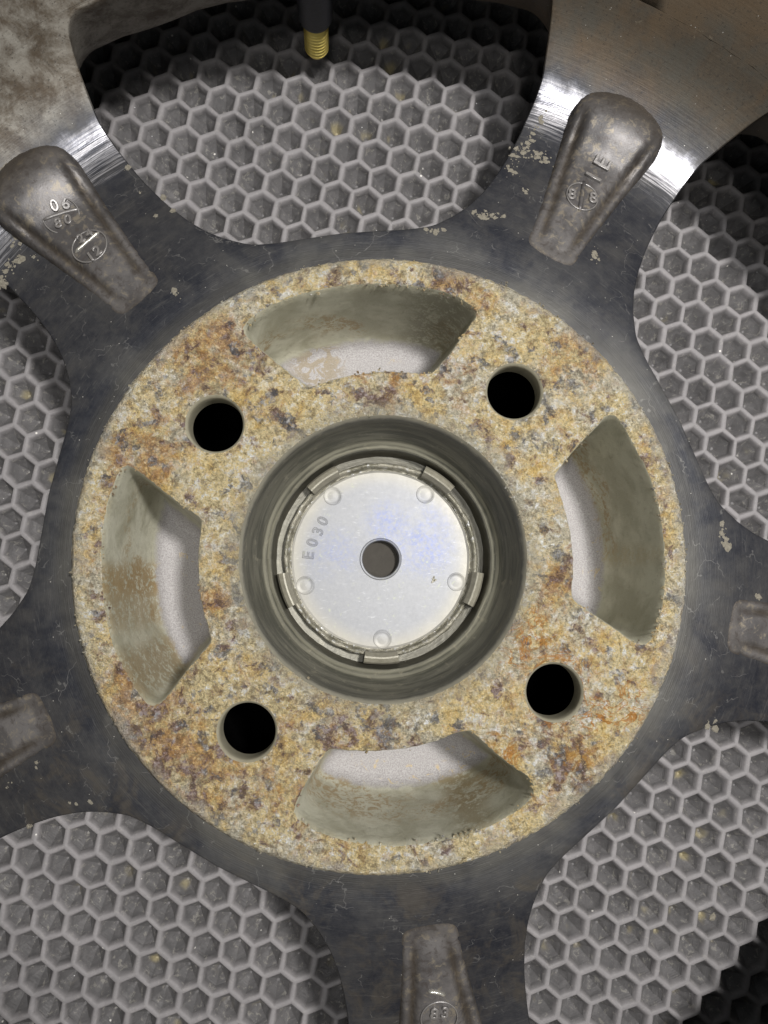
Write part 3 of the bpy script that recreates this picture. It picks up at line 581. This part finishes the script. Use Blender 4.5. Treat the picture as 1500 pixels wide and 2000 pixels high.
for k in range(5):
    ac = 61-72*k                                  # spoke axis
    wc1, wc2 = ac-36, ac+36                        # window centres either side
    e1 = rot(half, wc1)                            # from inner middle up the edge next to this spoke to outer middle
    e2 = rot(half*np.array([1, -1]), wc2)[::-1]
    inner = np.array([pol(72.4, math.radians(wc2-(wc2-wc1)*i/70)) for i in range(71)])
    # outline: inner arc -> side -> e1 -> arc of the barrel joint across the spoke -> e2 -> side
    keep1 = np.hypot(*e1.T) < 153.9; keep1[0] = True; e1s = e1[keep1]; keep2 = np.hypot(*e2.T) < 153.9; e2s = e2[keep2]
    b1 = math.atan2(e1s[-1][1], e1s[-1][0]); b2 = math.atan2(e2s[0][1], e2s[0][0])
    if b2 < b1: b2 += 2*math.pi
    arc = np.array([pol(154.1, b1+(b2-b1)*(i+.5)/60) for i in range(60)])
    s1 = resample(np.vstack([inner[-1], e1s[0]]), 1.2, False)[1:-1]; s2 = resample(np.vstack([e2s[-1], inner[0]]), 1.2, False)[1:-1]
    outl = ccw(np.vstack([inner, s1, e1s, arc, e2s, s2]))
    V, Fc = tri_region(outl, [], 1.3)
    rr = np.hypot(*V.T); Zt = zs(rr)
    wall = np.vstack([e1s]); d1 = polydist(V, e1s, False); d2 = polydist(V, e2s, False); de = np.minimum(d1, d2)
    Zt = Zt-.18*np.clip(1-de/.9, 0, 1)
    sp = mk('spoke', np.c_[V, Zt], Fc, M['spoke'])
    vn = [None]*len(V); me = sp.data; mv = [tuple(q.normal) for q in me.vertices]
    g_ = (zs(rr+.2)-zs(rr-.2))/.4
    for i in range(len(V)):
        th_ = abs(((math.degrees(math.atan2(V[i][1], V[i][0]))-ac+180) % 360)-180)
        if de[i] > 1.0 or th_ > 34: n3 = Vector((-g_[i]*V[i][0]/rr[i], -g_[i]*V[i][1]/rr[i], 1)).normalized(); vn[i] = tuple(n3)
        else: vn[i] = mv[i]
    me.normals_split_custom_set_from_vertices(vn)
    # edge chamfer and side walls down to the front face
    V2 = []; F2 = []
    for e in (e1s, e2s):
        tn = np.gradient(e, axis=0); nn = np.c_[tn[:, 1], -tn[:, 0]]; nn /= np.hypot(*nn.T)[:, None]
        mid = e[len(e)//2]; cdir = pol(1, math.radians(ac)); 
        if ((pol(110, math.radians(ac))-mid)@nn[len(e)//2]) > 0: nn = -nn       # nn points into the window
        z0 = zs(np.hypot(*e.T))-.18
        prof = [(0, 0), (.22, -.25), (.30, -.8), (-.2, -3), (-1.8, -10), (-3.5, -17), (-5.5, -22)]
        b = len(V2); n = len(e)
        for off, dz in prof: V2 += [tuple(q) for q in np.c_[e+nn*off, np.maximum(z0+dz, -54)]]
        for q in range(len(prof)-1):
            for i in range(n-1): F2.append((b+q*n+i, b+q*n+i+1, b+(q+1)*n+i+1, b+(q+1)*n+i))
    mk('side_wall', V2, F2, M['spoke'], sp, sharp=40)
    # front (underside) skin so that the spoke is solid
    Vf = np.c_[V, np.maximum(zs(rr)-21, -54)]; inset = de > 5.2
    mk('front_skin', Vf, [f[::-1] for f in Fc if inset[f].all()], M['barrel'], sp)
    # casting boss
    bp = bossP; V, Fc = tri_region(bp, [], .85)
    dist = polydist(V, bp); Zb = boss_height(V[:, 0], V[:, 1], dist)
    Zb[dist < .05] = zs(np.hypot(*V[dist < .05].T))-np.where(V[dist < .05][:, 0] < 90, .05, .4)
    Zb = Zb+np.array([.10*noise.noise(Vector((x*.3+k*9, y*.3, 2))) for x, y in V])*np.clip(dist, 0, 1)
    tipw = np.clip((V[:, 0]-124)/8, 0, 1)
    g = np.exp(-((dist-3.0)/.9)**2)*np.clip((V[:, 0]-88)/6, 0, 1)*(1-tipw)+.9*np.clip(1-dist/.9, 0, 1)+.95*tipw*np.clip(1.35-(140.8-V[:, 0])/9.5, 0, 1)+.35*np.clip((92-V[:, 0])/6, 0, 1)  # groove dirt; the dark tip and ends paint in shade and dark reflection
    P2 = rot(V, ac)
    bo = mk('casting_boss', np.c_[P2, Zb], Fc, M['cast'], root, attr=np.clip(g, 0, 1).astype(float))
    if k == 0: boB = bo
    if k == 4: boA = bo
    if k == 2: boD = bo

# ------------------------------------------------------------------ stamps on the bosses (raised lettering)
def on_boss(px, py, ac):
    z = -12.0
    for _ in range(30):
        p = at(px, py, z); q = rot(np.array([[p[0], p[1]]]), -ac)[0]; zz = float(smooth_boss_top(np.array(q[0]))-.012*q[1]**2); z = .5*z+.5*zz
    p = at(px, py, z); return p
def boss_normal(p, ac):
    q = rot(np.array([[p[0], p[1]]]), -ac)[0]; s = float(smooth_boss_top(np.array(q[0]+1))-smooth_boss_top(np.array(q[0]-1)))/2
    n = rot(np.array([[-s, .024*q[1]]]), ac)[0]; return (n[0], n[1], 1.0)
def place_text(body, px, py, size, deg, ac, par, mat='stamp', ex=.5):
    size *= 1.12
    p = on_boss(px, py, ac); text_mesh('stamp_character', body, size, (p[0], p[1], p[2]+.05), math.radians(deg), M[mat], par, ex, .12, nrm=boss_normal(p, ac))
def place_ring(px, py, r, ac, par, th=.22):
    p = on_boss(px, py, ac); n = Vector(boss_normal(p, ac)).normalized(); qd = Vector((0, 0, 1)).rotation_difference(n)
    V = []; Fc = []
    for i in range(56):
        a = 2*math.pi*i/56
        for j in range(6):
            b = 2*math.pi*j/6; v = qd @ Vector(((r+th*math.cos(b))*math.cos(a), (r+th*math.cos(b))*math.sin(a), th*math.sin(b)+.02)); V.append(tuple(Vector(p)+v))
            Fc.append((i*6+j, ((i+1) % 56)*6+j, ((i+1) % 56)*6+(j+1) % 6, i*6+(j+1) % 6))
    mk('stamp_ring', V, Fc, M['stamp'], par)
def place_bar(p0, p1, w, h, ac, par, mat, curve=0):
    a = on_boss(*p0, ac); b = on_boss(*p1, ac); n = np.array(Vector(boss_normal((a+b)/2, ac)).normalized()); d = (b-a)/np.linalg.norm(b-a); s = np.cross(n, d)
    V = []; Fc = []; N = 8
    for i in range(N+1):
        t = i/N; c = a+(b-a)*t+s*curve*(1-(2*t-1)**2); ww = w*(.6 if i in (0, N) else 1); hh = h*(.4 if i in (0, N) else 1)
        for (x, z) in ((-.5, -.3), (-.45, .6), (-.2, 1), (.2, 1), (.45, .6), (.5, -.3)): V.append(tuple(c+s*x*ww+n*z*hh))
    for i in range(N):
        for j in range(5): Fc.append((i*6+j, (i+1)*6+j, (i+1)*6+j+1, i*6+j+1))
    Fc += [tuple(range(6)), tuple(reversed(range(N*6, N*6+6)))]
    mk('stamp_bar', V, Fc, M[mat], par)
place_text('E', 1177, 321, 5.6, 62, 61, boB, ex=.6); place_text('1', 1159, 349, 5.6, 62, 61, boB, ex=.6)
place_ring(1137, 384, 4.2, 61, boB); place_bar((1141, 354), (1132, 412), 1.3, .5, 61, boB, 'cast')
place_text('8', 1116, 382, 4.0, -12, 61, boB); place_text('8', 1157, 389, 4.0, -12, 61, boB)
place_ring(119, 421, 4.6, 133, boA); place_bar((84, 430), (156, 408), .9, .45, 133, boA, 'stamp', .25)
place_text('0', 107, 403, 3.6, 20, 133, boA); place_text('6', 129, 400, 3.6, 14, 133, boA)
place_text('8', 115, 438, 3.3, 18, 133, boA); place_text('0', 134, 431, 3.3, 14, 133, boA)
place_ring(175, 481, 4.6, 133, boA); place_bar((147, 494), (195, 453), 1.0, .6, 133, boA, 'bright')
place_text('2', 160, 468, 3.2, 36, 133, boA); place_text('4', 176, 458, 2.8, 36, 133, boA)
place_text('1', 179, 504, 3.4, 36, 133, boA); place_text('2', 192, 492, 3.6, 36, 133, boA)
place_bar((836, 1936), (870, 1944), .9, .6, -83, boD, 'bright', .35)
place_ring(858, 1988, 4.4, -83, boD); place_text('8', 848, 1978, 3.6, -4, -83, boD); place_text('3', 869, 1976, 3.6, -4, -83, boD)

# ------------------------------------------------------------------ barrel with front lip
zb = float(zs(154.1))
up = [(154.1, zb), (157, zb+5.0), (160, zb+10.2), (164, zb+17.5), (169, 25), (175, 35), (181, 48), (185, 65), (190, 80), (198, 88), (203, 92), (206, 92), (207, 89), (205, 84), (196, 78), (191, 64), (187, 45), (182, 30), (176, 20), (181, 5), (190, -20), (196, -32), (199, -46), (197, -54), (193, -55.9), (188.6, -55.9), (187.4, -54.5), (188.4, -48), (190.5, -42), (190, -34), (180, -20), (166, -10), (156, zb-3.0)]
V, Fc = lathe(up, 300, .25, 5, closed=True); bar = mk('barrel', V, Fc, M['barrel'], sharp=60)
bar.data.materials.append(M['spoke'])
for i_, p_ in enumerate(bar.data.polygons):
    if i_ % len(up) < 9: p_.material_index = 1

# ------------------------------------------------------------------ valve
vb = bpy.data.objects.new('valve', None); sc.collection.objects.link(vb); vb.parent = root
E_ = at(619, 98, -50); T_ = at(611, -95, -10)
def along(prof, name, mat, n=40):
    ax = Vector(tuple(E_-T_)).normalized(); qd = Vector((0, 0, 1)).rotation_difference(ax)
    V, Fc = lathe(prof, n); V = [tuple(Vector(tuple(T_))+qd @ Vector(v)) for v in V]; return mk(name, V, Fc, mat, vb, sharp=45)
Ltot = float(np.linalg.norm(E_-T_)); th = [(3.55, Ltot-15)]
for i in range(10):
    z = Ltot-14.4+i*1.35; th += [(3.2, z), (3.75, z+.4), (3.75, z+.6), (3.0, z+1.1)]
th += [(3.0, Ltot), (2.2, Ltot+.3), (.05, Ltot+.3)]
along([(6.5, -6), (6.0, 0), (5.4, 6), (5.0, Ltot-16), (4.9, Ltot-15.5), (4.6, Ltot-14.6), (3.6, Ltot-14.4)], 'rubber_stem', M['rubber'])
along(th, 'brass_thread', M['brass'])

# ------------------------------------------------------------------ pale crusts of dirt stuck to the spokes
def crust_patch(spots, name='dirt_crust'):
    V = []; Fc = []
    base = [(math.cos(a), math.sin(a)) for a in [i*math.pi/3 for i in range(6)]]
    for px, py, sx, sy, ang, n in spots:
        c = surf(px, py); ca, sa = math.cos(math.radians(ang)), math.sin(math.radians(ang))
        for _ in range(max(3, int(n*.6))):
            gx, gy = random.gauss(0, sx), random.gauss(0, sy); x = c[0]+gx*ca-gy*sa; y = c[1]+gx*sa+gy*ca
            r = np.hypot(x, y); z = float(zs(min(r, 152))); s = random.choice((.12, .2, .3, .4, .6, .9))*random.uniform(.7, 1.3); h = random.uniform(.04, .18); b = len(V)
            for (u, v) in base:
                k = s*random.uniform(.6, 1.3); V.append((x+u*k, y+v*k, z-.15))
            for (u, v) in base:
                k = s*random.uniform(.3, .75); V.append((x+u*k, y+v*k, z+h*random.uniform(.6, 1.2)))
            for i in range(6): j = (i+1) % 6; Fc.append((b+i, b+j, b+6+j, b+6+i))
            Fc.append(tuple(b+6+i for i in range(6)))
    o = mk(name, V, Fc, M['dirt'], root, smooth=False); o['kind'] = 'stuff'
crust_patch([(1052, 240, .4, 2.2, -25, 30), (1030, 285, .7, 2.5, -20, 70), (1045, 305, 2.2, 1.2, -20, 90), (1005, 310, .8, 1.4, 0, 40), (1025, 372, .6, .6, 0, 18), (1000, 340, 1.0, 1.0, 0, 18)])
crust_patch([(950, 421, 2.2, .7, 0, 90), (845, 450, 1.5, .4, 0, 25), (1163, 498, .8, 1.3, 0, 30), (1388, 1410, .8, .8, 0, 14)])
crust_patch([(30, 473, 1.0, .8, 0, 40), (22, 520, .9, 2.0, -30, 60), (6, 552, .9, .9, 0, 30), (70, 505, 1.2, .8, 0, 12), (10, 325, 2.5, .7, 35, 60)])
crust_patch([(320, 385, .3, .3, 0, 5), (305, 424, .3, .2, 0, 5), (338, 412, .3, .2, 0, 7), (248, 328, .4, .4, 0, 5), (272, 377, .3, .3, 0, 4), (345, 575, .3, 1.2, 30, 16)])
crust_patch([(1414, 1040, .6, 1.2, 0, 35), (1418, 1064, .5, .5, 0, 15), (1480, 1166, .9, .3, 0, 14)])
crust_patch([(140, 1570, .5, .2, 0, 5), (152, 1569, .5, .2, 0, 5), (178, 1566, .5, .2, 0, 6), (15, 1532, .7, .7, 0, 10), (72, 1492, .6, .6, 0, 10), (60, 1614, .4, .15, 10, 6), (1387, 1793, .3, .3, 0, 3)])
# loose scale and pale flakes along the rims of the pad's pockets
V = []; Fc = []
def flake(x, y, z, s_, h):
    b = len(V); k = random.uniform(0, 6.28)
    for i in range(5):
        a = k+i*1.2566; q = s_*random.uniform(.5, 1.3); V.append((x+q*math.cos(a), y+q*math.sin(a), z-.25))
    for i in range(5):
        a = k+i*1.2566; q = s_*random.uniform(.25, .7); V.append((x+q*math.cos(a), y+q*math.sin(a), z+h*random.uniform(.3, 1)))
    for i in range(5): j = (i+1) % 5; Fc.append((b+i, b+j, b+5+j, b+5+i))
    Fc.append(tuple(b+5+i for i in range(5)))
for C in list(pocket_out.values())+[outer, bore]:
    rC = np.hypot(*C.T); far_ = rC > 60
    for i in range(len(C)):
        dens = noise.noise(Vector((C[i][0]*.12, C[i][1]*.12, 31)))+.25
        if random.random() < dens*(1.1 if far_[i] else .35):
            for _ in range(random.choice((1, 1, 2, 3))):
                flake(C[i][0]+random.gauss(0, .45), C[i][1]+random.gauss(0, .45), -.30+random.uniform(-.15, .1), random.uniform(.12, .42), random.uniform(.05, .28))
for i in range(2600):
    a = random.uniform(0, 6.283); r_ = random.uniform(34.5, 70); x, y = r_*math.cos(a), r_*math.sin(a)
    if noise.noise(Vector((x*.15, y*.15, 77))) < -.05: continue
    pt = np.array([[x, y]])
    if any(inpoly(pt, q)[0] for q in list(pocket_out.values())+bolt_loops): continue
    flake(x, y, relief(x, y)*.8, random.uniform(.12, .5), random.uniform(.03, .2))
sf = mk('scale_flakes', V, Fc, M['crust'], root, smooth=False); sf['kind'] = 'stuff'
# small flecks of grit lying on the mat
V = []; Fc = []
for i in range(260):
    a = random.uniform(0, 2*math.pi); r = 175*math.sqrt(random.random()); x, y = r*math.cos(a), r*math.sin(a); z = random.uniform(-5.0, -.1); s = random.uniform(.10, .28); b = len(V)
    for dx, dy, dz in ((1, 0, 0), (-.5, .87, 0), (-.5, -.87, 0), (0, 0, 1.2)): V.append((x+dx*s*random.uniform(.6, 1.4), y+dy*s, z+dz*s))
    Fc += [(b, b+1, b+3), (b+1, b+2, b+3), (b+2, b, b+3)]
g = mk('grit', V, Fc, M['liner'], None, smooth=False); g['kind'] = 'stuff'; g['label'] = 'tiny pale grains of grit scattered over the mat'; g['category'] = 'grit'
print('tris', sum(len(o.data.polygons) for o in sc.objects if o.type == 'MESH'))
